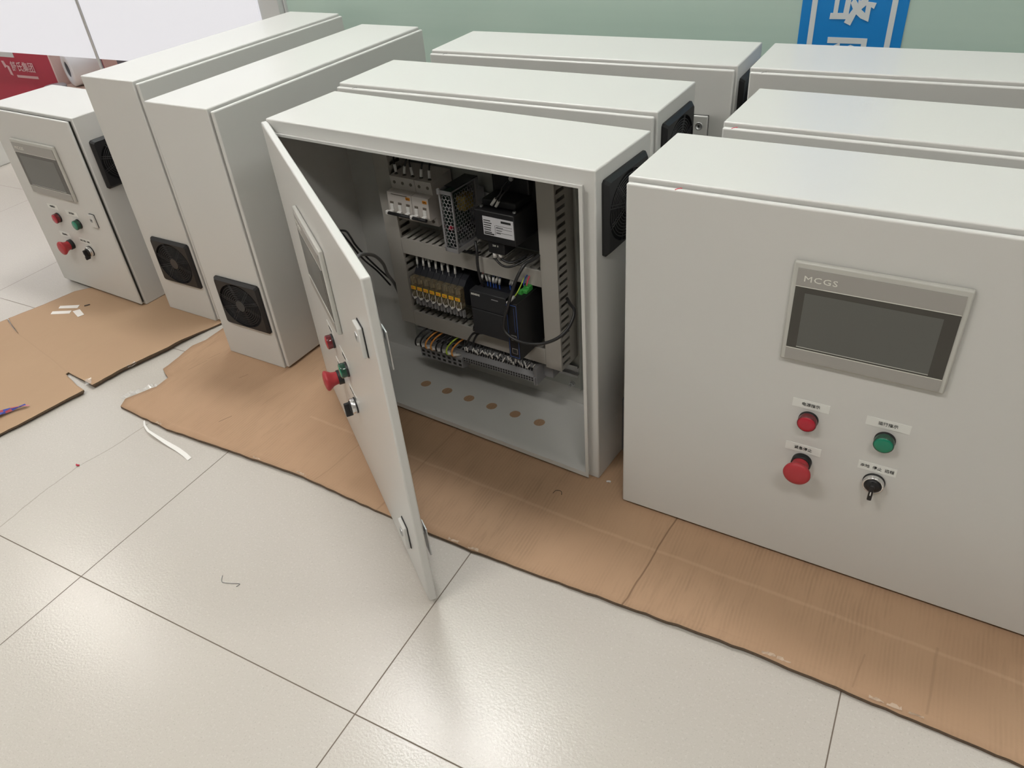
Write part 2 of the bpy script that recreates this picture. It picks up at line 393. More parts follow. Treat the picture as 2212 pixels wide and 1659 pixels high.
for i, q in enumerate(polys[:8]): s_.prism(q, 'xz', 1.6976-.00006*i, 1.6985)
s_.build('character', sg, M['sign_white'])
s_ = MB(so)
for i, q in enumerate(polys[8:]): s_.prism(q, 'xz', 1.6976-.00006*i, 1.6985)
s_.build('character', sg, M['sign_white'])

# ------------------------------------------------------------------ cardboard
def densify(pts, step, jit):
    out = []; n = len(pts)
    for i in range(n):
        a, b_ = Vector(pts[i]), Vector(pts[(i+1) % n]); L = (b_-a).length; k = max(1, int(L/step))
        for j in range(k):
            p = a+(b_-a)*(j/k); out.append(p+Vector((random.uniform(-jit, jit), random.uniform(-jit, jit))))
    return out
def sheet(name, outline, mtop, label, lift=.003, thick=.004, step=.018, jit=.0018, ztop=.006, inset=.022, liftfun=None):
    P = densify(outline, step, jit); n = len(P)
    area = sum(P[i].x*P[(i+1) % n].y-P[(i+1) % n].x*P[i].y for i in range(n))
    if area < 0: P.reverse()
    Q = []
    for i in range(n):
        t = P[(i+2) % n]-P[i-2]; nn = Vector((-t.y, t.x)).normalized(); Q.append(P[i]+nn*inset)
    m = MB((0, 0, 0)); m.use(mtop)
    ph = random.random()*6; zz = []
    for i, p in enumerate(P):
        z = ztop+lift*(.35+.65*math.sin(p.x*9+p.y*13+ph)*math.sin(p.x*23-p.y*7))*.35+random.uniform(-.0003, .0003)
        if liftfun: z += liftfun(p)
        zz.append(max(z, thick+.0005))
    top = [m.bm.verts.new((p.x, p.y, z)) for p, z in zip(P, zz)]
    inn = [m.bm.verts.new((q.x, q.y, ztop)) for q in Q]
    bot = [m.bm.verts.new((p.x, p.y, z-thick)) for p, z in zip(P, zz)]
    for i in range(n): m._f([top[i], top[(i+1) % n], inn[(i+1) % n], inn[i]], True)
    es = [m.bm.edges.get((inn[i], inn[(i+1) % n])) for i in range(n)]
    m.bm.faces.ensure_lookup_table()
    r = bmesh.ops.triangle_fill(m.bm, use_beauty=True, edges=es)
    for g in r['geom']:
        if isinstance(g, bmesh.types.BMFace): g.material_index = 0
    m.use(M['card_edge'])
    for i in range(n): m._f([top[i], bot[i], bot[(i+1) % n], top[(i+1) % n]])
    binn = [m.bm.verts.new((q.x, q.y, ztop-thick)) for q in Q]
    for i in range(n): m._f([bot[i], binn[i], binn[(i+1) % n], bot[(i+1) % n]])
    o = m.build(name); return tag(o, label, 'cardboard')
main = [(-.388,.416),(-.316,.408),(-.20,.397),(.208,.398),(.473,.378),(.675,.368),(1.212,.366),(1.591,.344),(1.9,.33),
        (1.9,1.55),(-.36,1.55),(-.405,1.1),(-.417,.8),(-.417,.734),(-.431,.696),(-.424,.639),(-.418,.579),(-.372,.556),(-.368,.516),(-.39,.474),(-.405,.444)]
sheet('cardboard_sheet', main, M['card_main'], 'large brown ribbed cardboard sheet under the open cabinet and the right cabinets', thick=.0068, jit=.0011,
      liftfun=lambda p: (.0022+.002*math.sin(p.x*6.0+1)) if p.y < .43 else 0)
left = [(-.583,.212),(-.564,.275),(-.552,.345),(-.535,.42),(-.595,.436),(-.664,.458),(-.664,.466),(-.567,.452),(-.533,.446),(-.517,.535),(-.482,.658),(-.469,.74),(-.445,.822),(-.43,.95),(-.44,1.5),
        (-.80,1.5),(-.80,1.18),(-1.0,.92),(-1.039,.826),(-1.07,.789),(-1.098,.678),(-1.126,.592),(-1.06,.566),(-.989,.5405),(-1.06,.5625),(-1.124,.588),(-1.30,.06),(-.62,.02)]
left = [(x, y) if y < .9 or x > -.7 else (x, min(y, 1.3)) for x, y in left]
sheet('cardboard_sheet', left, M['card_left'], 'smooth brown cardboard sheet at left under the small cabinet, with a torn notch', inset=.006, jit=.001,
      thick=.0045, liftfun=lambda p: .009*max(0, min(1, (p.x+.62)/.10)) *max(0, min(1, (.79-p.y)/.10)) if .0 < p.y < .9 else 0)

# ------------------------------------------------------------------ cabinets
W, DP, H, T = .7715, .2059, .6754, .0146
def touch_panel(e, mtx, x0, x1, z0, z1, yf):
    w_, h_ = x1-x0, z1-z0
    a = MB(mtx=mtx); a.box(x0, x1, yf-.0085, yf, z0, z1, .0028, 2)
    a.use(M['bezel']); p = a.build('touch_panel', e, M['bezel'])
    y = yf-.0087
    f = lambda u, v: (x0+u*w_, z0+(1-v)*h_)
    def rect(nm, u0, u1, v0, v1, m, dy=0):
        (xa, za), (xb, zb) = f(u0, v1), f(u1, v0)
        return MB(mtx=mtx).box(xa, xb, y-.0006-dy, y+.001, za, zb).build(nm, p, m)
    rect('header_strip', .032, .968, .055, .225, M['strip'], .0004)
    rect('footer_strip', .032, .968, .855, .975, M['strip'], .0004)
    rect('screen_glass', .032, .968, .227, .853, M['glass'])
    rect('display', .095, .885, .285, .835, M['display'], .0002)
    rect('edge_line', .032, .968, .222, .228, M['letter'], .0006)
    rect('edge_line', .032, .968, .852, .857, M['letter'], .0006)
    rect('edge_line', .095, .885, .828, .834, M['bezel'], .0006)
    (xc, zc) = f(.175, .148)
    text('lettering', 'MCGS', .0125, M['letter'], p, (mtx or Matrix()) @ TR((xc, y-.0012, zc)), sx=1.3, spacing=1.12)
def name_plate(e, mtx, x, z, yf, body):
    hw = .031 if '运行' in body else .028
    p = MB(mtx=mtx).box(x-hw, x+hw, yf-.0008, yf, z-.0078, z+.0078).build('name_plate', e, M['plate'])
    text('lettering', body.replace(' ', '  '), .0070, M['ink'], p, (mtx or Matrix()) @ TR((x, yf-.0011, z)))
def pilot(e, mtx, x, z, yf, m, lbl):
    p = MB(mtx=mtx); p.lathe((x, yf, z), (0, -1, 0), [(.0136, .0130), (.0136, .0148), (.0120, .0158), (.007, .0166), (0, .0168)])
    o = p.build('indicator_lamp', e, m); o['label'] = lbl
    q = MB(mtx=mtx); q.lathe((x, yf, z), (0, -1, 0), [(.0152, 0), (.0152, .0040), (.0146, .0044)]).build('base_ring', o, M['black'])
    MB(mtx=mtx).lathe((x, yf, z), (0, -1, 0), [(.0146, .0042), (.0148, .0138), (.0143, .0146), (.0136, .0146)]).build('lens_rim', o, M['red_rim'] if 'red' in m.name else M['green_rim'])
def estop(e, mtx, x, z, yf):
    p = MB(mtx=mtx); p.lathe((x, yf, z), (0, -1, 0), [(.0135, .010), (.0138, .016), (.0150, .022), (.0185, .0275), (.0212, .0315), (.0218, .0345), (.0205, .0370), (.016, .0390), (.009, .0402), (0, .0406)])
    o = p.build('emergency_stop_button', e, M['stop_red']); o['label'] = 'red mushroom push button'
    MB(mtx=mtx).lathe((x, yf, z), (0, -1, 0), [(.0158, 0), (.0158, .010), (.0150, .0112), (.0130, .0112)]).build('collar', o, M['black'])
def selector(e, mtx, x, z, yf, ang):
    p = MB(mtx=mtx); p.lathe((x, yf, z), (0, -1, 0), [(.0158, .003), (.0158, .0105), (.0150, .0115), (.0128, .0115), (.0122, .009)])
    o = p.build('selector_switch', e, M['chrome']); o['label'] = 'chrome ringed rotary selector switch'
    MB(mtx=mtx).lathe((x, yf, z), (0, -1, 0), [(.0166, 0), (.0166, .003), (.0158, .0032)]).build('base_ring', o, M['black'])
    base = (mtx or Matrix()) @ TR((x, yf, z)) @ Matrix.Rotation(ang, 4, 'Y')
    k = MB(mtx=base); k.lathe((0, 0, 0), (0, -1, 0), [(.0124, .008), (.0122, .0125), (.009, .0150), (0, .0155)])
    k.box(-.0034, .0034, -.0245, -.010, -.0205, .0105, .0015)
    kk = k.build('knob', o, M['black'])
    MB(mtx=base).box(-.0008, .0008, -.0251, -.0240, -.009, -.002).build('pointer_mark', o, M['white'])
def lock(e, mtx, x, z, yf, latch, k=1):
    if k != 1: mtx = TR((x, yf, z)) @ Matrix.Scale(k, 4) @ TR((-x, -yf, -z))
    p = MB(mtx=mtx); p.box(x-.0165, x+.0165, yf-.0085, yf-.0012, z-.030, z+.022, .002)
    o = p.build('door_lock', e, M['paint'])
    MB(mtx=mtx).box(x-.0169, x+.0169, yf-.0014, yf, z-.0304, z+.0224).build('lock_gasket', o, M['black'])
    c = MB(mtx=mtx); c.lathe((x-.002, yf-.0085, z), (0, -1, 0), [(.0085, 0), (.0085, .0012), (.007, .0016), (.0068, .0006), (0, .0006)])
    c.use(M['ink']); c.box(x-.0042, x+.0002, yf-.0095, yf-.0088, z-.0030, z+.0030)
    c.mats.insert(0, M['zinc']); c.mats = [M['zinc'], M['ink']]
    for f in c.bm.faces: f.material_index = 0
    for f in c.bm.faces:
        if len(f.verts) == 4 and abs(f.calc_center_median().y-(yf-.0095)) < 1e-5: f.material_index = 1
    c.build('lock_cylinder', o)
    if latch:
        l = MB(mtx=mtx); l.cyl((x, yf+T, z), (0, 1, 0), .009, .012, 16); l.box(x-.010, x+.010, yf+T+.012, yf+T+.015, z-.012, z+.012, .001)
        l.box(x-.006, x+.022, yf+T+.0152, yf+T+.018, z-.060, z+.008, .0008); l.box(x-.008, x+.012, yf+T+.002, yf+T+.014, z+.006, z+.022, .002)
        l.build('latch', e, M['zinc'])
def fan_guard(e, x, out, yc, zc):
    hy, hz = .079, .069; N = 96
    def ring(ry, rz, h, n):
        L = []
        for i in range(N):
            a = 2*PI*(i+.5)/N; c, s = math.cos(a), math.sin(a)
            k = (abs(c)**n+abs(s)**n)**(-1/n); L.append((x+out*h, yc+ry*k*c, zc+rz*k*s))
        return L
    g = MB(); g.loops([ring(hy, hz, 0, 34), ring(hy, hz, .0045, 34), ring(hy-.0062, hz-.0062, .0110, 34)], False)
    g.loops([ring(hy-.0062, hz-.0062, .0110, 34), ring(.0712, .0612, .0110, 2), ring(.070, .060, .003, 2)], False)
    p = g.build('fan_guard', e, M['black'])
    bk = MB(); L = ring(.070, .060, .003, 2); v = [bk.bm.verts.new(q) for q in L]; bk._f(v); bk.build('filter', p, M['deep'])
    r = MB()
    for k in (.29, .375, .46, .545, .63, .715, .80, .885):
        L = [Vector(q) for q in ring(.0712*k, .0612*k, .0098, 2)]; L.append(L[0]); L2 = L[::2]+[L[0]]
        r.tube(L2, .00065, 5, 1, False)
    for a in (.32, 1.25, 2.2, 2.82):
        for s in (-.0028, .0028):
            dy, dz = math.cos(a), math.sin(a)
            r.tube([(x+out*.0098, yc-dy*.0712-dz*s, zc-dz*.0612+dy*s), (x+out*.0098, yc+dy*.0712-dz*s, zc+dz*.0612+dy*s)], .0007, 5, 1)
    r.lathe((x+out*.0085, yc, zc), (out, 0, 0), [(.0155, 0), (.0155, .0025), (0, .0025)], 28, False)
    r.build('grille', p, M['grill'])
def doorset(e, w_, h_, mtx=None, wd=None, dx=0, dz=0, small=False, mark=None, latch=False, depth=None, knobs=True):
    wd = wd or w_
    d = MB(mtx=mtx); d.box(.003, wd-.003, -T, (-.0075 if small else -.0045) if depth is None else 0, .006, h_-.006, .0032, 3)
    door = d.build('door', e, M['paint'])
    yf = -T
    if small:
        touch_panel(e, mtx, .0815, .3077, .3235, .4880, yf)
        pts = dict(r=(.1515, .2490), g=(.256, .246), s=(.160, .162), k=(.2565, .157), p1=(.1438, .2832), p2=(.2393, .2768), p3=(.1434, .1913), p4=(.2467, .1875))
    else:
        touch_panel(e, mtx, .2629+dx, .4893+dx, .4300+dz, .5950+dz, yf)
        pts = dict(r=(.320, .3225), g=(.4330, .3210), s=(.3222, .2352), k=(.4335, .2345), p1=(.3198, .3501), p2=(.432, .350), p3=(.3204, .2613), p4=(.433, .2624))
        pts = {k: (x+dx, z+dz) for k, (x, z) in pts.items()}
    pilot(e, mtx, *pts['r'], yf, M['red_lens'], 'red round lens'); pilot(e, mtx, *pts['g'], yf, M['green_lens'], 'green round lens')
    if knobs: estop(e, mtx, *pts['s'], yf); selector(e, mtx, *pts['k'], yf, .0)
    for k, bdy in (('p1', '电源指示'), ('p2', '运行指示'), ('p3', '紧急停止'), ('p4', '本地 停止 远程')): name_plate(e, mtx, *pts[k], yf, bdy)
    if small: lock(e, mtx, .3500, .276, yf, False, .78)
    else:
        lock(e, mtx, .7055+(.01 if latch else 0), .5487+dz, yf, latch); lock(e, mtx, .7055+(.01 if latch else 0), .125+dz*.6, yf, latch)
    if mark:
        k = MB(mtx=mtx); k.tube([(mark[0]-.003, -.0130, h_-.0062), (mark[0], -.009, h_-.0058), (mark[0]+.003, -.0055, h_-.0058), (mark[0]+.005, -.0052, h_-.0060)], .0007, 5, 3)
        k.build('pen_mark', e, mark[1])
    return door
def closed(label, x, y, rz, h_=H, w_=W, small=False, mark=None, knobs=True):
    e = empty('electrical_cabinet', label, 'cabinet', (x, y, .006), rz, 'grey electrical cabinets')
    m = MB(); m.use(M['paint']); m.box(0, w_, 0, DP, 0, h_, .0028, 3); m.use(M['gasket']); m.box(.009, w_-.009, -.0078 if small else -.0047, .001, .009, h_-.009)
    m.build('body', e)
    doorset(e, w_, h_, small=small, mark=mark, knobs=knobs)
    if small: fan_guard(e, w_, 1, .100, .4355)
    else:
        fan_guard(e, w_, 1, .1000, .5720); fan_guard(e, 0, -1, .0850, .1770)
    return e
closed('closed grey cabinet in the right foreground with a large dark touch screen', .8877, .6190, -.0448, H+.0007, mark=(.0828, M['redmark']))
closed('closed grey cabinet directly behind the open cabinet, black fan guard at its right end', .0524, .9700, -.0418, H-.0053, mark=(.052, M['greymark']), knobs=False)
closed('grey cabinet against the green glass, furthest back of the middle row, key lock showing', .1137, 1.2678, -.0099, H-.0022, mark=(.045, M['greymark']))
closed('grey cabinet second from front in the right row, red pen stroke on its edge', .9574, .8892, -.0544, H+.0035, mark=(.022, M['redmark']))
closed('grey cabinet furthest back in the right row, just below the blue sign', .9179, 1.2278, -.0126, H+.0047, mark=(.03, M['greymark']))
closed('small grey cabinet at far left with touch screen, red mushroom button and selector switch', -1.1805, .8494, -.0748, .5726, .4228, small=True)
closed('tall grey cabinet turned sideways, left of the pair, beside the small far left cabinet', -.4673, .8240, 1.5270, H+.0072, W-.0052)
closed('tall grey cabinet turned sideways, right of the pair, nearest the open cabinet door', -.0999, .7105, 1.5282, H+.0015, W+.0019)

# the open cabinet
CX, CY, CR, CH = .0535, .7220, -.0961, H-.0101
oc = empty('electrical_cabinet', 'open grey cabinet with its door swung out showing wiring and devices inside', 'cabinet', (CX, CY, .006), CR, 'grey electrical cabinets')
bm_ = MB(); bm_.use(M['paint']); bm_.box(0, W, 0, DP, 0, CH, .0028, 3); bm = bm_.bm
front = max((f for f in bm.faces if f.normal.y < -.9 or abs(f.calc_center_median().y) < 1e-6), key=lambda f: f.calc_area())
fb = [f for f in bm.faces if abs(f.calc_center_median().y) < 1e-5]; front = max(fb, key=lambda f: f.calc_area())
r = bmesh.ops.inset_region(bm, faces=[front], thickness=.015)
x0, x1, z0, z1 = .0205, .7495, .0165, .6393
vs = front.verts[:]; cx_ = sum(v.co.x for v in vs)/4; cz_ = sum(v.co.z for v in vs)/4
for v in vs: v.co.x = x0 if v.co.x < cx_ else x1; v.co.z = z0 if v.co.z < cz_ else z1
ed = front.edges[:]; bmesh.ops.delete(bm, geom=[front], context='FACES_ONLY')
r = bmesh.ops.extrude_edge_only(bm, edges=ed)
nv = [g for g in r['geom'] if isinstance(g, bmesh.types.BMVert)]; ne = [g for g in r['geom'] if isinstance(g, bmesh.types.BMEdge) and all(v in nv for v in g.verts)]
for v in nv: v.co.y = -.012
r = bmesh.ops.extrude_edge_only(bm, edges=ne)
for v in [g for g in r['geom'] if isinstance(g, bmesh.types.BMVert)]:
    v.co.x += -.005 if v.co.x < cx_ else .005; v.co.z += -.0095 if v.co.z < cz_ else .0035
bot = max((f for f in bm.faces if abs(f.calc_center_median().z) < 1e-5), key=lambda f: f.calc_area())
bl = bot.edges[:]; bmesh.ops.delete(bm, geom=[bot], context='FACES_ONLY')
for i in range(6):
    cx0, cy0 = .2304+.06664*i, .0958+.0006*i
    ring = [bm.verts.new((cx0+.0132*math.cos(2*PI*k/32), cy0+.0132*math.sin(2*PI*k/32), 0)) for k in range(32)]
    bl += [bm.edges.new((ring[k], ring[(k+1) % 32])) for k in range(32)]
bmesh.ops.triangle_fill(bm, use_beauty=True, edges=bl)
bmesh.ops.recalc_face_normals(bm, faces=bm.faces[:])
if sum(f.calc_center_median().z*f.normal.z*f.calc_area() for f in bm.faces) < 0: bmesh.ops.reverse_faces(bm, faces=bm.faces[:])
bmesh.ops.solidify(bm, geom=bm.faces[:], thickness=.0018)
for f in bm.faces: f.material_index = 0
bm_.build('body', oc)
DM = TR((-.0125, -.0042, 0)) @ Matrix.Rotation(-.5656, 4, 'Z') @ TR((0, T, 0))
doorset(oc, W, CH, mtx=DM, wd=.8010, dx=.008, dz=-.022, latch=True, depth=0)
fan_guard(oc, W, 1, .1000, .5720); fan_guard(oc, 0, -1, .0850, .1770)
# backs of the controls on the door's inner face
g = MB(mtx=DM); g.box(.285, .485, .0, .030, .418, .560, .002); g.box(.30, .47, .030, .036, .43, .55); g.build('screen_housing', oc, M['dark'])
for (x, z) in ((.328, .3045), (.4416, .3038), (.3292, .2235), (.4415, .2145)):
    g = MB(mtx=DM); g.cyl((x, 0, z), (0, 1, 0), .013, .012, 16); g.box(x-.012, x+.012, .012, .048, z-.014, z+.014, .001); g.build('contact_block', oc, M['dark'])
for x, z in ((-.006, .52), (-.006, .10)):
    g = MB(); g.cyl((x, .0005, z), (0, 0, 1), .0035, .05, 12); g.build('hinge', oc, M['zinc'])
PX0, PX1, PZ0, PZ1, PY = .135, .6285, .056, .628, .190
g = MB(); g.box(PX0, PX1, PY, PY+.002, PZ0, PZ1); g.box(PX1-.0015, PX1+.0005, PY-.010, PY, PZ0+.004, PZ1, .0003); mp_ = g.build('mounting_plate', oc, M['plate_steel'])
for x, z in ((.601, .066), (.150, .066), (.601, .615), (.150, .615)):
    g = MB(); g.cyl((x, PY-.014, z), (0, 1, 0), .0028, .027, 12); g.lathe((x, PY-.0065, z), (0, 1, 0), [(0, 0), (.006, 0), (.006, .0062), (0, .0062)], 6, False); g.cyl((x, PY-.0018, z), (0, 1, 0), .0075, .0016, 20)
    g.build('bolt', mp_, M['zinc'])

OCM = TR((CX, CY, .006)) @ Matrix.Rotation(CR, 4, 'Z')
def dev(name, label, cat, base, group=None):
    p = OCM @ Vector(base); e = empty(name, label, cat, p, CR, group); e['_b'] = 0; del e['_b']; return e, base
def on_plate(name, label, cat, base, mb_fn, m, group=None):
    p = OCM @ Vector(base); o = mb_fn.build(name, None, m) if m is not None else mb_fn.build(name)
    o.location = p; o.rotation_euler = (0, 0, CR); return tag(o, label, cat, group)

# slotted trunking
def duct(label, x0, x1, z0, z1, vertical, pitch=.0182):
    yf, yb = .120, PY-.0005; base = ((x0+x1)/2, yb, z0)
    e, b0 = dev('cable_trunking', label, 'cable duct', base, 'grey slotted cable trunking')
    g = MB(b0); ov = .0014
    if vertical: g.box(x0-ov, x1+ov, yf-.0022, yf, z0, z1, .0006, 1)
    else: g.box(x0, x1, yf-.0022, yf, z0-ov, z1+ov, .0006, 1)
    g.build('cover', e, M['duct'])
    g = MB(b0)
    if vertical:
        g.box(x0, x1, yb-.0015, yb, z0, z1)
        for xx in (x0, x1-.0016):
            g.box(xx, xx+.0016, yf, yf+.005, z0, z1); g.box(xx, xx+.0016, yb-.032, yb-.0015, z0, z1)
            k = z0
            while k < z1-.004: g.box(xx, xx+.0016, yf+.005, yb-.032, k, min(k+pitch*.56, z1)); k += pitch
    else:
        g.box(x0, x1, yb-.0015, yb, z0, z1)
        for zz in (z0, z1-.0016):
            g.box(x0, x1, yf, yf+.004, zz, zz+.0016); g.box(x0, x1, yb-.010, yb-.0015, zz, zz+.0016)
            k = x0
            while k < x1-.003: g.box(k, min(k+pitch*.62, x1), yf+.004, yb-.010, zz, zz+.0016); k += pitch
    g.build('slotted_channel', e, M['duct'])
duct('left upright grey slotted trunking on the mounting plate', .1685, .2075, .158, .622, True)
duct('right upright grey slotted trunking, slots facing the cabinet side', .5805, .6180, .150, .622, True, .0178)
duct('upper crosswise grey slotted trunking below the breakers', .2092, .5788, .3500, .3850, False)
duct('lower crosswise grey slotted trunking below the relays', .2092, .5788, .1575, .1945, False)
def rail(x0, x1, zc, label):
    g = MB(((x0+x1)/2, PY-.0005, zc)); y = PY-.0005
    g.box(x0, x1, y-.001, y, zc-.010, zc+.010); g.box(x0, x1, y-.0065, y-.001, zc-.0105, zc-.0095); g.box(x0, x1, y-.0065, y-.001, zc+.0095, zc+.0105)
    g.box(x0, x1, y-.0075, y-.0065, zc-.016, zc-.0095); g.box(x0, x1, y-.0075, y-.0065, zc+.0095, zc+.016)
    on_plate('mounting_rail', label, 'rail', ((x0+x1)/2, PY-.0005, zc), g, M['zinc'], 'steel device rails')
rail(.212, .577, .486, 'steel rail behind the circuit breakers and power supply')
rail(.212, .577, .272, 'steel rail behind the relays and the black controllers')
rail(.15, .62, .108, 'steel rail behind the terminal blocks at the bottom')

# circuit breakers
def breaker(x0, x1, poles, label, tagm, word):
    base = ((x0+x1)/2, .18, .437); e, b0 = dev('circuit_breaker', label, 'circuit breaker', base, 'circuit breakers')
    g = MB(b0); g.use(M['breaker'])
    g.prism([(.097, .457), (.095, .462), (.097, .5045), (.115, .5065), (.113, .534), (.182, .540), (.182, .434), (.120, .434), (.117, .457)], 'yz', x0+.0003, x1-.0003)
    n = poles; pw = (x1-x0)/n
    g.use(M['breaker_dk'])
    for i in range(n):
        xc = x0+pw*(i+.5)
        g.cyl((xc, .1142, .521), (0, -1, 0), .0036, .0010, 14); g.cyl((xc, .124, .5352), (0, 0, 1), .0042, .0012, 12); g.cyl((xc, .1185, .4445), (0, -1, 0), .0034, .002, 12)
        g.box(xc-.0045, xc+.0045, .0948, .0965, .4800, .4845)
    if n == 3: g.box(x0+.012, x1-.012, .0958, .0968, .5008, .5018)
    g.build('housing', e)
    g = MB(b0)
    for i in range(n):
        xc = x0+pw*(i+.5); g.box(xc-.0042, xc+.0042, .0925, .0965, .4640, .4795, .0008); g.box(xc-.0050, xc+.0050, .0865, .0950, .4605, .4668, .0012)
    g.build('toggle', e, M['white'])
    g = MB(b0); g.tube([(x0+.005, .0845, .4618), (x1-.0012, .0845, .4618)], .0036, 10, 1); g.use(M['black'])
    h_ = g.build('handle_bar', e, M['black']); h_['label'] = 'black handle bar'
    g = MB(b0); g.box(x0+.0004, x0+.0075, .0810, .0895, .4585, .467, .0015).build('bar_end', e, M['white'])
    g = MB(b0); g.box(x1-.0155, x1-.0045, .0955, .0968, .4935, .4995).build('tag', e, tagm)
    text('lettering', word, .0052, M['ink'], e, TR((x1-.010, .0952, .4965)), org=b0)
    for i in range(n):
        xc = x0+pw*(i+.5); dx = random.uniform(-.010, .004)
        g = MB(b0); g.tube([(xc, .124, .535), (xc+dx*.4, .126, .548), (xc+dx, .132, .566), (xc+dx, .15, .585)], .0018, 7)
        wv = g.build('wire', e, M['blackwire'])
        g = MB(b0); g.tube([(xc+dx*.05, .1245, .539), (xc+dx*.45, .1265, .5545)], .0031, 10, 1).build('marker_sleeve', wv, M['white'])
breaker(.2125, .2800, 3, 'three pole beige circuit breaker, leftmost device in the top row', M['orange'], 'QF1')
breaker(.2805, .3255, 2, 'two pole beige circuit breaker between the larger breaker and the steel power supply', M['orange'], 'QF2')

# power supply in perforated steel
e, b0 = dev('power_supply', 'power supply in a perforated steel case with honeycomb holes, top row', 'power supply', (.395, .165, .412))
px0, px1, py0, py1, pz0, pz1 = .3795, .4118, .070, .160, .412, .545
def hexsheet(g, u0, u1, v0, v1, r, P):
    # honeycomb web between (u0,v0)-(u1,v1); P maps (u,v) to a point
    dx = r*math.sqrt(3); dy = r*1.5; rows = int((v1-v0-r*.5)/dy); cols = int((u1-u0)/dx)
    ou = (u1-u0-cols*dx)/2; ovv = (v1-v0-(rows*dy+r*.5))/2
    for j in range(rows):
        for i in range(cols-(j % 2)):
            cu = u0+ou+dx*(i+.5+(.5 if j % 2 else 0)); cv = v0+ovv+r+dy*j
            A = [(cu+r*math.sin(PI/3*k), cv+r*math.cos(PI/3*k)) for k in range(6)]; B = [(cu+r*.80*math.sin(PI/3*k), cv+r*.80*math.cos(PI/3*k)) for k in range(6)]
            va = [g.bm.verts.new(P(*q)) for q in A]; vb = [g.bm.verts.new(P(*q)) for q in B]
            for k in range(6): g._f([va[k], va[(k+1) % 6], vb[(k+1) % 6], vb[k]])
    return ou, ovv
g = MB(b0)
hexsheet(g, px0+.003, px1-.001, pz0+.008, pz1-.006, .0052, lambda u, v: (u, py0, v))
g.box(px0, px0+.004, py0-.001, py0, pz0, pz1); g.box(px1-.0015, px1, py0-.001, py0, pz0, pz1); g.box(px0, px1, py0-.001, py0, pz1-.008, pz1); g.box(px0, px1, py0-.001, py0, pz0, pz0+.009)
g.build('front_mesh', e, M['steel'])
g = MB(b0)
hexsheet(g, py0+.002, py1-.012, pz0+.010, pz1-.004, .0052, lambda u, v: (px1, u, v))
g.box(px1, px1+.001, py0-.001, py0+.003, pz0, pz1); g.box(px1, px1+.001, py0, py1, pz0, pz0+.010); g.box(px1, px1+.001, py1-.012, py1, pz0, pz1); g.box(px1, px1+.001, py0, py1, pz1-.003, pz1)
g.build('side_mesh', e, M['steel'])
g = MB(b0); g.box(px0, px0+.001, py0, py1, pz0, pz1); g.box(px0, px1, py0, py1, pz0-.001, pz0); g.box(px0, px1, py1, py1+.001, pz0, pz1); g.box(px0, px0+.006, py0-.006, py0, pz1-.008, pz1+.004, .001)
g.box(px0+.002, px1-.002, py1+.001, PY-.010, pz0+.03, pz1-.03)
g.build('case', e, M['steel'])
g = MB(b0); g.box(px0, px1, py0+.02, py1, pz1-.0005, pz1+.001).build('top_cover', e, M['black'])
g = MB(b0); g.box(px0+.003, px0+.005, py0+.006, py1-.004, pz0+.006, pz1-.006).build('circuit_board', e, M['pcb'])
g = MB(b0); g.box(px0+.005, px1-.005, .116, .146, .484, .516, .002).build('transformer', e, M['coil'])
g = MB(b0)
for (yy, zz, rr) in ((.085, .50, .006), (.095, .45, .007), (.085, .43, .005), (.12, .44, .008), (.14, .44, .006)): g.cyl((px0+.006, yy, zz), (1, 0, 0), rr, .018, 14)
g.build('capacitor', e, M['dark'])
g = MB(b0); g.cyl((px0+.010, .080, .461), (1, 0, 0), .005, .006, 14); g.build('varistor', e, M['crate_red'])
for i in range(3):
    g = MB(b0); xx = .388+.011*i; g.tube([(xx, .090, pz0), (xx+.004, .095, pz0-.008), (xx+.01, .105, pz0-.014), (xx+.012, .13, pz0-.022)], .0018, 7).build('wire', e, M['blackwire'])

# black transformer block with rating label
e, b0 = dev('isolating_transformer', 'black moulded transformer block with a white rating label, top row', 'transformer', (.51, .17, .43))
g = MB(b0); g.box(.463, .5575, .070, .182, .4550, .5200, .0025); g.box(.470, .549, .090, .178, .5200, .535, .003); g.box(.470, .552, .135, .178, .535, .575, .003)
g.box(.455, .567, .150, .185, .410, .578, .002); g.box(.487, .526, .0745, .135, .4290, .4560, .001)
g.build('housing', e, M['black'])
g = MB(b0); g.box(.484, .5555, .0688, .0702, .4705, .5090).build('rating_label', e, M['label'])
lab = e.children[-1]
g = MB(b0)
for k in range(6): g.box(.486, .486+random.uniform(.014, .024), .0684, .0688, .5005-.0048*k, .5022-.0048*k)
for z in (.494, .4885, .480): g.box(.514, .552, .0684, .0688, z, z+.0004)
g.box(.5120, .5124, .0684, .0688, .473, .494); g.box(.527, .550, .0684, .0688, .5010, .5055); g.box(.486, .509, .0684, .0688, .4725, .4750)
for k in range(3): g.box(.515, .515+.016-.003*k, .0684, .0688, .4900-.0060*k, .4910-.0060*k)
g.build('printing', lab, M['ink'])
g = MB(b0)
for x, z, y in ((.5725, .505, .145), (.462, .505, .145), (.4745, .521, .082), (.551, .521, .082)): g.cyl((x-.004 if x > .57 else x, y, z), (0, 0, 1), .0035, .003, 12)
g.cyl((.516, .132, .566), (0, -1, 0), .0048, .004, 14)
g.build('screw', e, M['zinc'])
text('lettering', '220  0', .0055, M['letter'], e, TR((.505, .0740, .4465)), org=b0)
g = MB(b0)
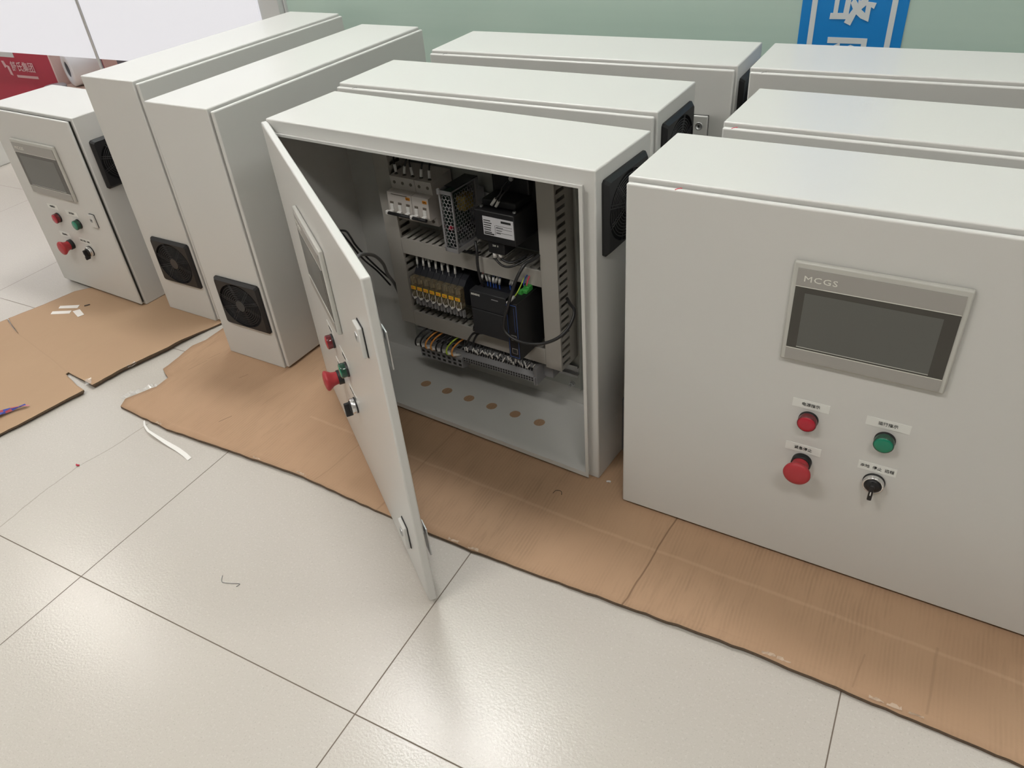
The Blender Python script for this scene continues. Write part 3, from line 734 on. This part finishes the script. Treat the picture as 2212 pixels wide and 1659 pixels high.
for a, q in (([(.5162,.12,.5644),(.5165,.10,.5603),(.5150,.09,.5500),(.5040,.086,.5380),(.4967,.085,.5270)], 0), ([(.5240,.12,.5647),(.5230,.105,.556),(.5198,.09,.5484),(.5110,.086,.5330),(.5070,.085,.525)], 1)):
    g = MB(b0); g.tube(a, .0017, 8); wv = g.build('wire', e, M['blackwire'])
    A, B = Vector(a[-2]), Vector(a[-1]); A = A+(Vector(a[-3])-A)*.25
    g = MB(b0); g.tube([A, B], .0030, 10, 1).build('marker_sleeve', wv, M['white'])
for a in ([(.4965,.08,.430),(.4975,.08,.4153),(.5113,.076,.407),(.5256,.076,.404),(.5392,.080,.4067),(.552,.09,.413),(.5681,.115,.4231)], [(.5091,.08,.4309),(.5125,.08,.4185),(.5252,.08,.4129),(.5386,.085,.4134),(.5533,.11,.4194)]):
    g = MB(b0); g.tube(a, .0023, 8); wv = g.build('wire', e, M['blackwire'])
    A = Vector(a[0]); B = A+(Vector(a[1])-A)*.85
    g = MB(b0); g.tube([A, B], .0040, 10, 1).build('marker_sleeve', wv, M['white'])

# relays
for i in range(8):
    x0 = .2315+.0181*i; x1 = x0+.0172; xc = (x0+x1)/2
    lbl = ['relay tagged K1, leftmost of eight', 'relay tagged K2, second from left', 'relay tagged K3, third from left', 'relay tagged K4, fourth from left', 'relay tagged K5, fourth from the right',
           'relay tagged K6, third from the right', 'relay tagged K7, second from the right', 'relay tagged K8, rightmost of eight'][i]
    e, b0 = dev('relay', 'small amber windowed '+lbl, 'relay', (xc, .18, .235), 'plug-in relays on the middle rail')
    g = MB(b0); g.prism([(.150, .240), (.128, .248), (.118, .262), (.118, .300), (.128, .312), (.150, .322), (.182, .322), (.182, .232)], 'yz', x0, x1); g.build('socket', e, M['socket'])
    g = MB(b0); g.box(x0+.003, x1-.003, .112, .118, .262, .297, .001); g.box(x0+.0045, x1-.0045, .106, .112, .268, .280); g.build('coil', e, M['amber'])
    g = MB(b0)
    for k in range(3): g.box(x0+.003+.004*k, x0+.0048+.004*k, .106, .111, .284+.001*k, .296)
    g.build('contact', e, M['brass'])
    g = MB(b0); g.box(x0+.0008, x1-.0008, .101, .117, .251, .302, .0015); g.build('cover', e, M['smoke'])
    g = MB(b0); g.box(xc-.0063, xc+.0063, .0990, .1006, .2716, .2797).build('number_tag', e, M['yellow'])
    text('lettering', 'K%d' % (i+1), .0060, M['redmark'], e, TR((xc, .0987, .2757)), org=b0)
    g = MB(b0); g.tube([(x0+.001, .115, .262), (x0+.002, .100, .256), (xc, .0985, .2500), (x1-.0015, .100, .254), (x1-.001, .1005, .270)], .0007, 6); g.box(xc-.0022, xc+.0022, .097, .104, .2475, .2515, .0005)
    g.build('retaining_clip', e, M['white'])
    g = MB(b0); g.box(xc-.0052, xc-.0008, .106, .114, .228, .2455, .0006); g.box(xc+.0010, xc+.0052, .109, .117, .224, .2425, .0006); g.build('wire_marker', e, M['term'])
    g = MB(b0); g.tube([(xc-.003, .110, .230), (xc-.003, .118, .216), (xc-.001, .140, .202)], .0013, 6); g.tube([(xc+.003, .113, .226), (xc+.003, .122, .214), (xc+.001, .145, .202)], .0013, 6); g.build('wire', e, M['blackwire'])
    if i < 7:
        for q in ((0,) if i in (2, 5) else (0, 1)) if i != 4 else (0,):
            dx = random.uniform(-.006, -.002); xs = xc+(.004 if q else -.003)
            yb = .128+.022*q
            g = MB(b0); g.tube([(xs, yb, .312), (xs+dx*.2, yb+.002, .320), (xs+dx, yb+.006, .345)], .0008, 6); wv = g.build('wire', e, M['palecable'])
            g = MB(b0); g.tube([(xs+dx*.3, yb+.0015, .3210), (xs+dx*1.0, yb+.0050, .3400)], .0027, 8, 1).build('marker_sleeve', wv, M['white'])

# programmable controller
e, b0 = dev('programmable_controller', 'black programmable controller block with a hinged front flap, middle row', 'controller', (.455, .18, .21))
g = MB(b0); g.box(.4115, .5085, .0905, .182, .2085, .3010, .002); g.box(.4115, .5085, .112, .182, .3010, .3060, .001); g.build('housing', e, M['dark'])
g = MB(b0); g.box(.4135, .5065, .0880, .0905, .2760, .3185, .0015); g.box(.4135, .5065, .090, .112, .3160, .3185, .0008); g.build('upper_flap', e, M['dark'])
g = MB(b0); g.box(.4135, .5065, .0885, .0905, .2105, .2735, .0015).build('lower_flap', e, M['dark'])
text('lettering', 'SIEMENS', .0062, M['letter'], e, TR((.4285, .0877, .3105)), org=b0, bold=.00012)
g = MB(b0); g.box(.470, .487, .0874, .0880, .3075, .3095); g.build('type_mark', e, M['term'])
sl = [(.4222,.3399,.4177,.323),(.4296,.3405,.4325,.3231),(.4380,.3408,.4399,.3238),(.45,.3385,.4483,.3224),(.4611,.3411,.4545,.3238),(.4669,.3391,.464,.3227),(.4985,.3447,.4921,.3290),(.5035,.3440,.4975,.3280)]
for k, (xa, za, xb, zb) in enumerate(sl):
    g = MB(b0); g.tube([(xb, .130, zb-.013), (xb, .130, zb), (xa, .130, za), (xa+.002, .150, za+.005)], .0015, 6)
    wv = g.build('wire', e, M['redmark'] if k == 0 else M['bluewire'])
    g = MB(b0); g.tube([(xb, .130, zb), (xa, .130, za)], .0030, 10, 1).build('marker_sleeve', wv, M['white'])
g = MB(b0); g.box(.413, .507, .118, .150, .3061, .3110); g.build('terminal_strip', e, M['socket'])

# network switch
e, b0 = dev('network_switch', 'tall black network switch with blue edge lines and a green power plug', 'network switch', (.548, .17, .2))
g = MB(b0); g.box(.5315, .5600, .0520, .162, .2020, .3370, .001); g.box(.536, .556, .162, .185, .23, .31); g.build('housing', e, M['black'])
g = MB(b0)
for z0, z1, x in ((.206, .333, .5575), (.206, .333, .5345)): g.box(x-.0003, x+.0003, .0515, .0520, z0, z1)
for z in (.206, .333): g.box(.5345, .5575, .0515, .0520, z-.0004, z+.0004)
g.box(.5515, .5518, .0515, .0520, .27, .327); g.build('edge_line', e, M['blueline'])
for z in (.215, .248):
    g = MB(b0); g.box(.540, .5535, .0512, .0520, z, z+.013); pt = g.build('network_port', e, M['zinc'])
    g = MB(b0); g.box(.5415, .552, .0508, .0512, z+.0015, z+.0115).build('port_opening', pt, M['term_dk'])
g = MB(b0); g.box(.5400, .5555, .098, .122, .3370, .3445, .001); g.box(.5425, .5560, .106, .120, .3445, .350, .001); g.prism([(.5385, .337), (.5395, .347), (.5460, .3445), (.5475, .337)], 'xz', .091, .098); g.build('power_plug', e, M['greenplug'])
for col, pp in (('greenwire', [(.5420,.112,.3660),(.5410,.100,.354),(.5400,.084,.3425),(.5400,.070,.3390),(.5400,.060,.3385)]), ('bluewire', [(.546,.102,.353),(.545,.112,.366),(.548,.13,.375)]), ('redmark', [(.5515,.105,.353),(.551,.115,.366),(.553,.13,.375)])):
    g = MB(b0); g.tube(pp, .0014 if col != 'greenwire' else .0012, 8); wv = g.build('wire', e, M[col])
    if col == 'greenwire': MB(b0).tube([(.5400, .074, .3397), (.5395, .050, .3378)], .0034, 10, 1).build('marker_sleeve', wv, M['white'])

# terminal blocks
def term(x0, x1, zb, y0, label, wirem, i, big):
    xc = (x0+x1)/2
    e, b0 = dev('terminal_block', label, 'terminal block', (xc, .18, zb), 'large grey terminal blocks at bottom left' if big else 'thin grey terminal blocks at bottom')
    g = MB(b0)
    if big:
        g.prism([(y0, zb), (y0, zb+.026), (y0+.014, zb+.036), (.182, zb+.042), (.182, zb-.006), (y0+.02, zb-.006)], 'yz', x0, x1); 
    else:
        g.prism([(y0, zb), (y0, zb+.013), (y0+.010, zb+.020), (y0+.022, zb+.034), (.182, zb+.040), (.182, zb-.006), (y0+.018, zb-.006)], 'yz', x0, x1)
    g.build('housing', e, M['term'])
    g = MB(b0)
    if big:
        for z in (.004, .015): g.box(xc-(x1-x0)*.27, xc+(x1-x0)*.27, y0-.0004, y0+.001, zb+z, zb+z+.006)
        g.box(xc-(x1-x0)*.3, xc+(x1-x0)*.3, y0+.020, y0+.03, zb+.0385, zb+.0395)
    else:
        for z in (.0015, .0075): g.box(xc-(x1-x0)*.32, xc+(x1-x0)*.32, y0-.0004, y0+.001, zb+z, zb+z+.0038)
        g.box(xc-(x1-x0)*.3, xc+(x1-x0)*.3, y0+.0105, y0+.0135, zb+.0195, zb+.0245)
    g.build('wire_entry', e, M['term_dk'])
    if big:
        g = MB(b0); d1 = .006
        g.tube([(xc, y0+.014, zb+.030), (xc-.010, y0-.010, zb+.036), (xc-.010, y0-.008, zb+.054), (xc+.002, y0+.010, zb+.070), (xc+.020, y0+.040, zb+.078)], .0020, 8)
        wv = g.build('wire', e, wirem)
        g = MB(b0); g.tube([(xc-.001, y0+.008, zb+.0310), (xc-.0095, y0-.010, zb+.0385)], .0033, 10, 1).build('marker_sleeve', wv, M['white'])
    else:
        r1 = random.uniform
        g = MB(b0); a = (xc, y0+.016, zb+.024); b1 = (xc+r1(-.004, .004), y0+r1(0, .010), zb+.034+r1(0, .006))
        g.tube([a, b1, (xc+r1(-.006, .006), y0+.02, zb+.052), (xc+r1(-.003, .003), y0+.045, zb+.060)], .0012, 6); wv = g.build('wire', e, M['blackwire'])
        g = MB(b0); cpt = Vector(b1); dd = Vector((r1(-.004, .004), r1(-.001, .002), r1(.003, .006)))
        g.tube([cpt-dd*1.1, cpt+dd*1.0], .0016, 8, 1).build('marker_sleeve', wv, M['white'])
cols = ['blackwire', 'blackwire', 'orangewire', 'orangewire', 'blackwire', 'blackwire', 'greenwire', 'orangewire']
ordn = ['leftmost', 'second from left', 'third from left', 'fourth from left', 'fifth from left', 'third from right', 'second from right', 'rightmost']
for i in range(8):
    x0 = .218+.0160*i
    cn = {'blackwire': 'a black wire', 'orangewire': 'an orange wire', 'greenwire': 'a yellow green wire'}[cols[i]]
    term(x0, x0+.0156, .0720+.0005*i, .112, 'large grey terminal block with %s, %s in its row' % (cn, ordn[i]), M[cols[i]], i, True)
num = ['first', 'second', 'third', 'fourth', 'fifth', 'sixth', 'seventh', 'eighth', 'ninth', 'tenth', 'eleventh', 'twelfth', 'thirteenth', 'fourteenth']
for i in range(28):
    x0 = .3560+.0070*i; x1 = x0+.0068
    lb = 'thin grey terminal block, %s from the %s end of its row' % ((num[i], 'left') if i < 14 else (num[27-i], 'right'))
    term(x0, x1, .1030+.00022*i, .105, lb, None, i, False)
g = MB((.5575, .18, .094)); g.box(.5535, .5610, .104, .182, .102, .148, .001); g.box(.5555, .559, .100, .104, .106, .124); g.box(.561, .585, .135, .182, .110, .140, .001)
on_plate('end_stop', 'pale grey end clamp closing the right end of the thin terminal row', 'end clamp', (.5575, .18, .094), g, M['term'])

# loose cables inside
def loose(name, label, pts, r, m, seg=10):
    g = MB(pts[0]); g.tube(pts, r, seg, 6); return on_plate(name, label, 'cable', pts[0], g, m)
loose('cable', 'thick dark grey cable looping across the network switch into the right trunking',
      [(.578,.118,.4221),(.5732,.10,.4181),(.5662,.085,.4155),(.5605,.07,.4009),(.5544,.06,.3816),(.5487,.05,.3558),(.5403,.045,.3262),(.5318,.043,.2975),(.5319,.042,.2751),(.5479,.040,.2644),(.5703,.040,.2596),(.5986,.042,.2612),(.6249,.05,.2666),(.649,.06,.280),(.6623,.075,.295),(.667,.09,.3119),(.6625,.105,.325),(.641,.125,.3225),(.6200,.15,.3163)], .0034, M['cable'])
loose('cable', 'dark grey cable dropping from the power supply to the black controller', [(.4211,.118,.4207),(.4300,.108,.4031),(.4312,.104,.3784),(.4321,.104,.3568),(.4342,.106,.3351),(.4333,.116,.318)], .0030, M['cable'])
for k, pp in enumerate(([(.4212,.105,.2000),(.405,.098,.2000),(.3929,.10,.1884),(.3750,.108,.165),(.3622,.115,.1450)], [(.4300,.112,.2000),(.4165,.10,.2014),(.4050,.10,.1880),(.3927,.105,.167),(.385,.118,.145)], [(.4250,.120,.2050),(.410,.105,.2120),(.3980,.106,.2010),(.385,.125,.1980)])):
    loose('cable', ['thin black cable crossing the end of the lower trunking', 'black cable beside it dropping from the controller to the terminals', 'short black cable tucked into the lower trunking under the controller'][k], pp, .0026, M['blackwire'])
# bundle from the door into the cabinet
loose('cable', 'grey cable arching from the door into the dark left part of the open cabinet', [(.315,-.135,.455),(.302,-.10,.462),(.268,-.05,.435),(.241,.0,.402),(.209,.05,.353),(.175,.09,.300),(.150,.13,.25),(.13,.16,.20),(.12,.17,.15)], .0038, M['greycable'])
loose('cable', 'thin black cable hanging behind the open door, left of the grey arching cable', [(.235,-.10,.50),(.221,-.05,.478),(.190,-.01,.440),(.170,.02,.40),(.160,.07,.33),(.152,.118,.268)], .0022, M['blackwire'])
loose('cable', 'second thin black cable behind the open door, nearest the hinge side', [(.225,-.09,.485),(.205,-.05,.472),(.180,-.01,.430),(.158,.04,.36),(.145,.09,.30),(.140,.126,.245)], .0022, M['blackwire'])

# ------------------------------------------------------------------ bits on cardboard and floor
def flat(name, poly, z, th, m, label, cat, group=None):
    cx = sum(p[0] for p in poly)/len(poly); cy = sum(p[1] for p in poly)/len(poly)
    g = MB((cx, cy, z)); g.prism(poly, 'xy', z, z+th); o = g.build(name, None, m); o.location = (cx, cy, z); return tag(o, label, cat, group)
flat('paper_strip', [(-1.029,.707),(-.971,.735),(-.961,.719),(-1.019,.694)], .0063, .0004, M['paper'], 'white paper strip on the left cardboard, upper of the two parallel strips', 'paper', 'paper scraps on the left cardboard')
flat('paper_strip', [(-1.021,.674),(-.965,.701),(-.955,.686),(-1.011,.660)], .0063, .0004, M['paper'], 'white paper strip on the left cardboard, lower of the two parallel strips', 'paper', 'paper scraps on the left cardboard')
pp = flat('paper_scrap', [(-.957,.699),(-.945,.716),(-.902,.699),(-.908,.681)], .0068, .0004, M['paper'], 'pinkish printed label scrap at the end of the two paper strips', 'paper', 'paper scraps on the left cardboard')
flat('wire_offcut', [(-1.075,.783),(-1.061,.790),(-1.060,.787),(-1.074,.780)], .0002, .002, M['wire_bit'], 'short black offcut on the floor by the cardboard edge near the small cabinet', 'offcut')
flat('wire_offcut', [(-.951,.737),(-.941,.750),(-.938,.748),(-.948,.735)], .0063, .002, M['wire_bit'], 'short black offcut on the cardboard beside the paper strips', 'offcut')
g = MB((-.17, .36, .0005)); P = [(-.281,.398,.006,.0022),(-.262,.384,.008,.0026),(-.235,.372,.009,.0030),(-.20,.366,.008,.0038),(-.165,.361,.005,.0050),(-.12,.356,.0022,.0058),(-.09,.350,.0012,.0058),(-.066,.343,.0008,.0056)]
for lo in (0, 1):
    A = [[g.bm.verts.new((x, y+q*hw, z+lo*.0005)) for q in (-1, 1)] for (x, y, z, hw) in P]
    for k in range(len(P)-1): g._f([A[k][0], A[k+1][0], A[k+1][1], A[k][1]], True)
o = g.build('tape_strip', None, M['whitetape']); o.location = (-.17, .36, .0005); tag(o, 'white plastic strip curling off the cardboard corner onto the tiles', 'tape')
# clear tape ripples on the torn corner
def ripple(name, pts, wd, label):
    g = MB((pts[0][0], pts[0][1], 0)); L = []; R = []
    for k in range(len(pts)-1):
        a, b_ = Vector(pts[k]), Vector(pts[k+1]); n = max(2, int((b_-a).length/.004)); t = (b_-a).normalized(); s = Vector((-t.y, t.x))
        for j in range(n):
            p = a+(b_-a)*(j/n); z = .0085+random.uniform(0, .005)
            L.append(g.bm.verts.new((p.x+s.x*wd, p.y+s.y*wd, z+random.uniform(0, .003)))); R.append(g.bm.verts.new((p.x-s.x*wd*.6, p.y-s.y*wd*.6, z)))
    for k in range(len(L)-1): g._f([L[k], L[k+1], R[k+1], R[k]])
    o = g.build(name, None, M['tape']); o.location = (pts[0][0], pts[0][1], 0); return tag(o, label, 'tape')
ripple('clear_tape', [(-.405,.436),(-.402,.455),(-.385,.485),(-.366,.520)], .008, 'crinkled clear tape along the torn corner of the large cardboard')
ripple('clear_tape', [(-.398,.462),(-.412,.468),(-.420,.462)], .006, 'crumpled flap of clear tape sticking out past the cardboard tip')
ripple('clear_tape', [(-.515,.545),(-.508,.572)], .006, 'small piece of clear tape on the edge of the left cardboard')
ripple('clear_tape', [(-.575,.462),(-.545,.440)], .010, 'dusty clear tape in the notch of the left cardboard')
# crumpled wrapper at frame left
g = MB((-.64, .28, .006)); g.use(M['bluebag'])
pts = []
for k in range(9):
    t = k/8; p = Vector((-.625, .318))*(1-t)+Vector((-.70, .20))*t; pts.append([g.bm.verts.new((p.x+q*(.004+.014*t)+random.uniform(-.004, .004), p.y+random.uniform(-.003, .003), .0095+random.uniform(0, .010))) for q in (-1, -.3, .4, 1)])
for k in range(8):
    for j in range(3):
        g.use(M[['bluebag', 'plate', 'redbag', 'bluebag'][(k*2+j*3) % 4]]); g._f([pts[k][j], pts[k][j+1], pts[k+1][j+1], pts[k+1][j]])
o = g.build('plastic_wrapper', None); o.location = (-.64, .28, .006); tag(o, 'crumpled blue and red printed plastic wrapper on the left cardboard', 'wrapper')
def squig(pts, r, m, name, label, cat):
    g = MB(pts[0]); g.tube(pts, r, 6, 5); o = g.build(name, None, m); o.location = pts[0]; return tag(o, label, cat)
squig([(.262,.120,.001),(.273,.108,.001),(.292,.113,.001),(.308,.119,.001),(.307,.111,.001)], .0007, M['palecable'], 'wire_offcut', 'thin bent grey wire offcut lying on a floor tile', 'offcut')
squig([(-.305,.220,.002),(-.300,.218,.003),(-.296,.221,.002)], .0020, M['crate_red'], 'debris', 'tiny reddish crumb on the tiles left of the cardboard tip', 'debris')
squig([(.840,.646,.007),(.844,.646,.009),(.847,.648,.007)], .0022, M['white'], 'debris', 'tiny white crumb on the cardboard beside the right cabinet', 'debris')
squig([(.752,.570,.0075),(.756,.578,.010),(.766,.580,.009),(.770,.573,.0075)], .0006, M['wire_bit'], 'debris', 'tiny dark curl on the cardboard in front of the open cabinet', 'debris')
# torn paper tufts on the cardboard edge
for k, (x, y) in enumerate(((.205,.402),(.215,.400),(.62,.372),(.668,.369),(1.222,.372),(1.245,.371),(1.385,.361),(1.41,.360),(1.44,.359),(-.245,.402),(.08,.400),(1.60,.350))):
    g = MB((x, y, .007)); n = 5; A = []
    for j in range(n+1):
        t = j/n; A.append((g.bm.verts.new((x+.022*t, y+random.uniform(-.001, .001), .0090)), g.bm.verts.new((x+.022*t+random.uniform(-.002, .002), y-.001+random.uniform(.002, .006), .0092+random.uniform(.000, .004)))))
    for j in range(n): g._f([A[j][0], A[j+1][0], A[j+1][1], A[j][1]])
    o = g.build('paper_tuft', None, M['tuft']); o.location = (x, y, .007)
    nm = ['torn paper tuft on the large cardboard front edge, %s from the left' % q for q in ('third', 'fourth', 'fifth', 'sixth', 'seventh', 'eighth', 'ninth', 'tenth', 'eleventh', 'first', 'second', 'twelfth')][k]
    tag(o, nm, 'torn paper', 'torn tufts on the cardboard edge')

# ------------------------------------------------------------------ things behind, under the frosted panes
bx = empty('red_carton', 'red printed carton with white lettering under the frosted pane at far left', 'box', (-2.95, 2.1, 0))
bo = (-2.95, 2.1, 0)
g = MB(bo); g.box(-3.42, -2.575, 1.955, 2.30, 0, .412, .004).build('carton_body', bx, M['crate_red'])
g = MB(bo); g.box(-2.583, -2.571, 1.951, 2.30, 0, .416, .002).build('carton_edge', bx, M['crate_edge'])
text('lettering', '舒氏集团', .050, M['crate_text'], bx, TR((-2.825, 1.9535, .318)) @ Matrix.Rotation(.0, 4, 'Y'), org=bo, sx=.95, bold=.0008)
g = MB(bo); g.box(-2.90, -2.73, 1.953, 1.955, .268, .280); g.prism([(-2.985, .345), (-2.965, .345), (-2.955, .318), (-2.975, .310)], 'xz', 1.953, 1.955); g.prism([(-2.955, .325), (-2.935, .320), (-2.930, .275), (-2.950, .280)], 'xz', 1.953, 1.955); g.build('emblem', bx, M['crate_text'])
g = MB(bo); g.box(-3.10, -2.86, 1.9525, 1.955, .365, .411); g.build('sticker', bx, M['plate'])
g = MB((-2.30, 2.1, 0)); g.box(-2.56, -1.95, 1.83, 2.35, 0, .245, .004); o = g.build('storage_box', None, M['peach']); o.location = (-2.30, 2.1, 0); tag(o, 'pale carton right of the red carton, carrying the white roll', 'box')
sp = empty('paper_roll', 'thick white roll with a grey core lying on the pale carton beside the post', 'roll', (-2.40, 2.06, .245))
so = (-2.40, 2.06, .245); ax = Vector((.34, .94, 0)).normalized(); c0 = Vector((-2.48, 1.96, .325))
g = MB(so); g.lathe(c0, ax, [(.036, .004), (.036, 0), (.072, 0), (.079, .006), (.079, .13), (.070, .136), (.036, .136), (.036, .130)], 40).build('roll_body', sp, M['roll'])
g = MB(so); g.lathe(c0, ax, [(.0358, .003), (.0358, .13)], 28).lathe(c0, ax, [(0, .06), (.036, .06)], 28); g.build('core', sp, M['grey_core'])
g = MB((-2.50, 1.900, .245)); g.lathe((-2.535, 1.900, .245), (0, 0, 1), [(0, 0), (.05, 0), (.052, .003), (.052, .016), (.048, .020), (0, .020)], 36); o = g.build('canister_lid', None, M['lid']); o.location = (-2.50, 1.900, .245); tag(o, 'flat round grey metal lid in front of the white roll', 'lid')
g = MB((-3.0, 1.6, 0)); g.box(-3.3, -2.57, 1.30, 1.62, 0, .18, .003); o = g.build('white_box', None, M['plate']); o.location = (-3.0, 1.6, 0); tag(o, 'white box on the floor just behind the left edge of the small cabinet', 'box')
g = MB((-1.7, 2.5, 0)); g.box(-2.2, -1.2, 2.45, 2.9, 0, .42, .004); o = g.build('storage_box', None, M['crate_red']); o.location = (-1.7, 2.5, 0); tag(o, 'dark red carton further back behind the frosted panes', 'box')
g = MB((-3.3, 2.8, 0)); g.box(-3.9, -2.7, 2.75, 3.2, 0, .50, .004); o = g.build('storage_box', None, M['grey_core']); o.location = (-3.3, 2.8, 0); tag(o, 'grey box at the back wall behind the red carton', 'box')

for o in C.objects:
    if o.get('label') and not o.parent and not 4 <= len(o['label'].split()) <= 16: print('LABEL', len(o['label'].split()), o['label'])
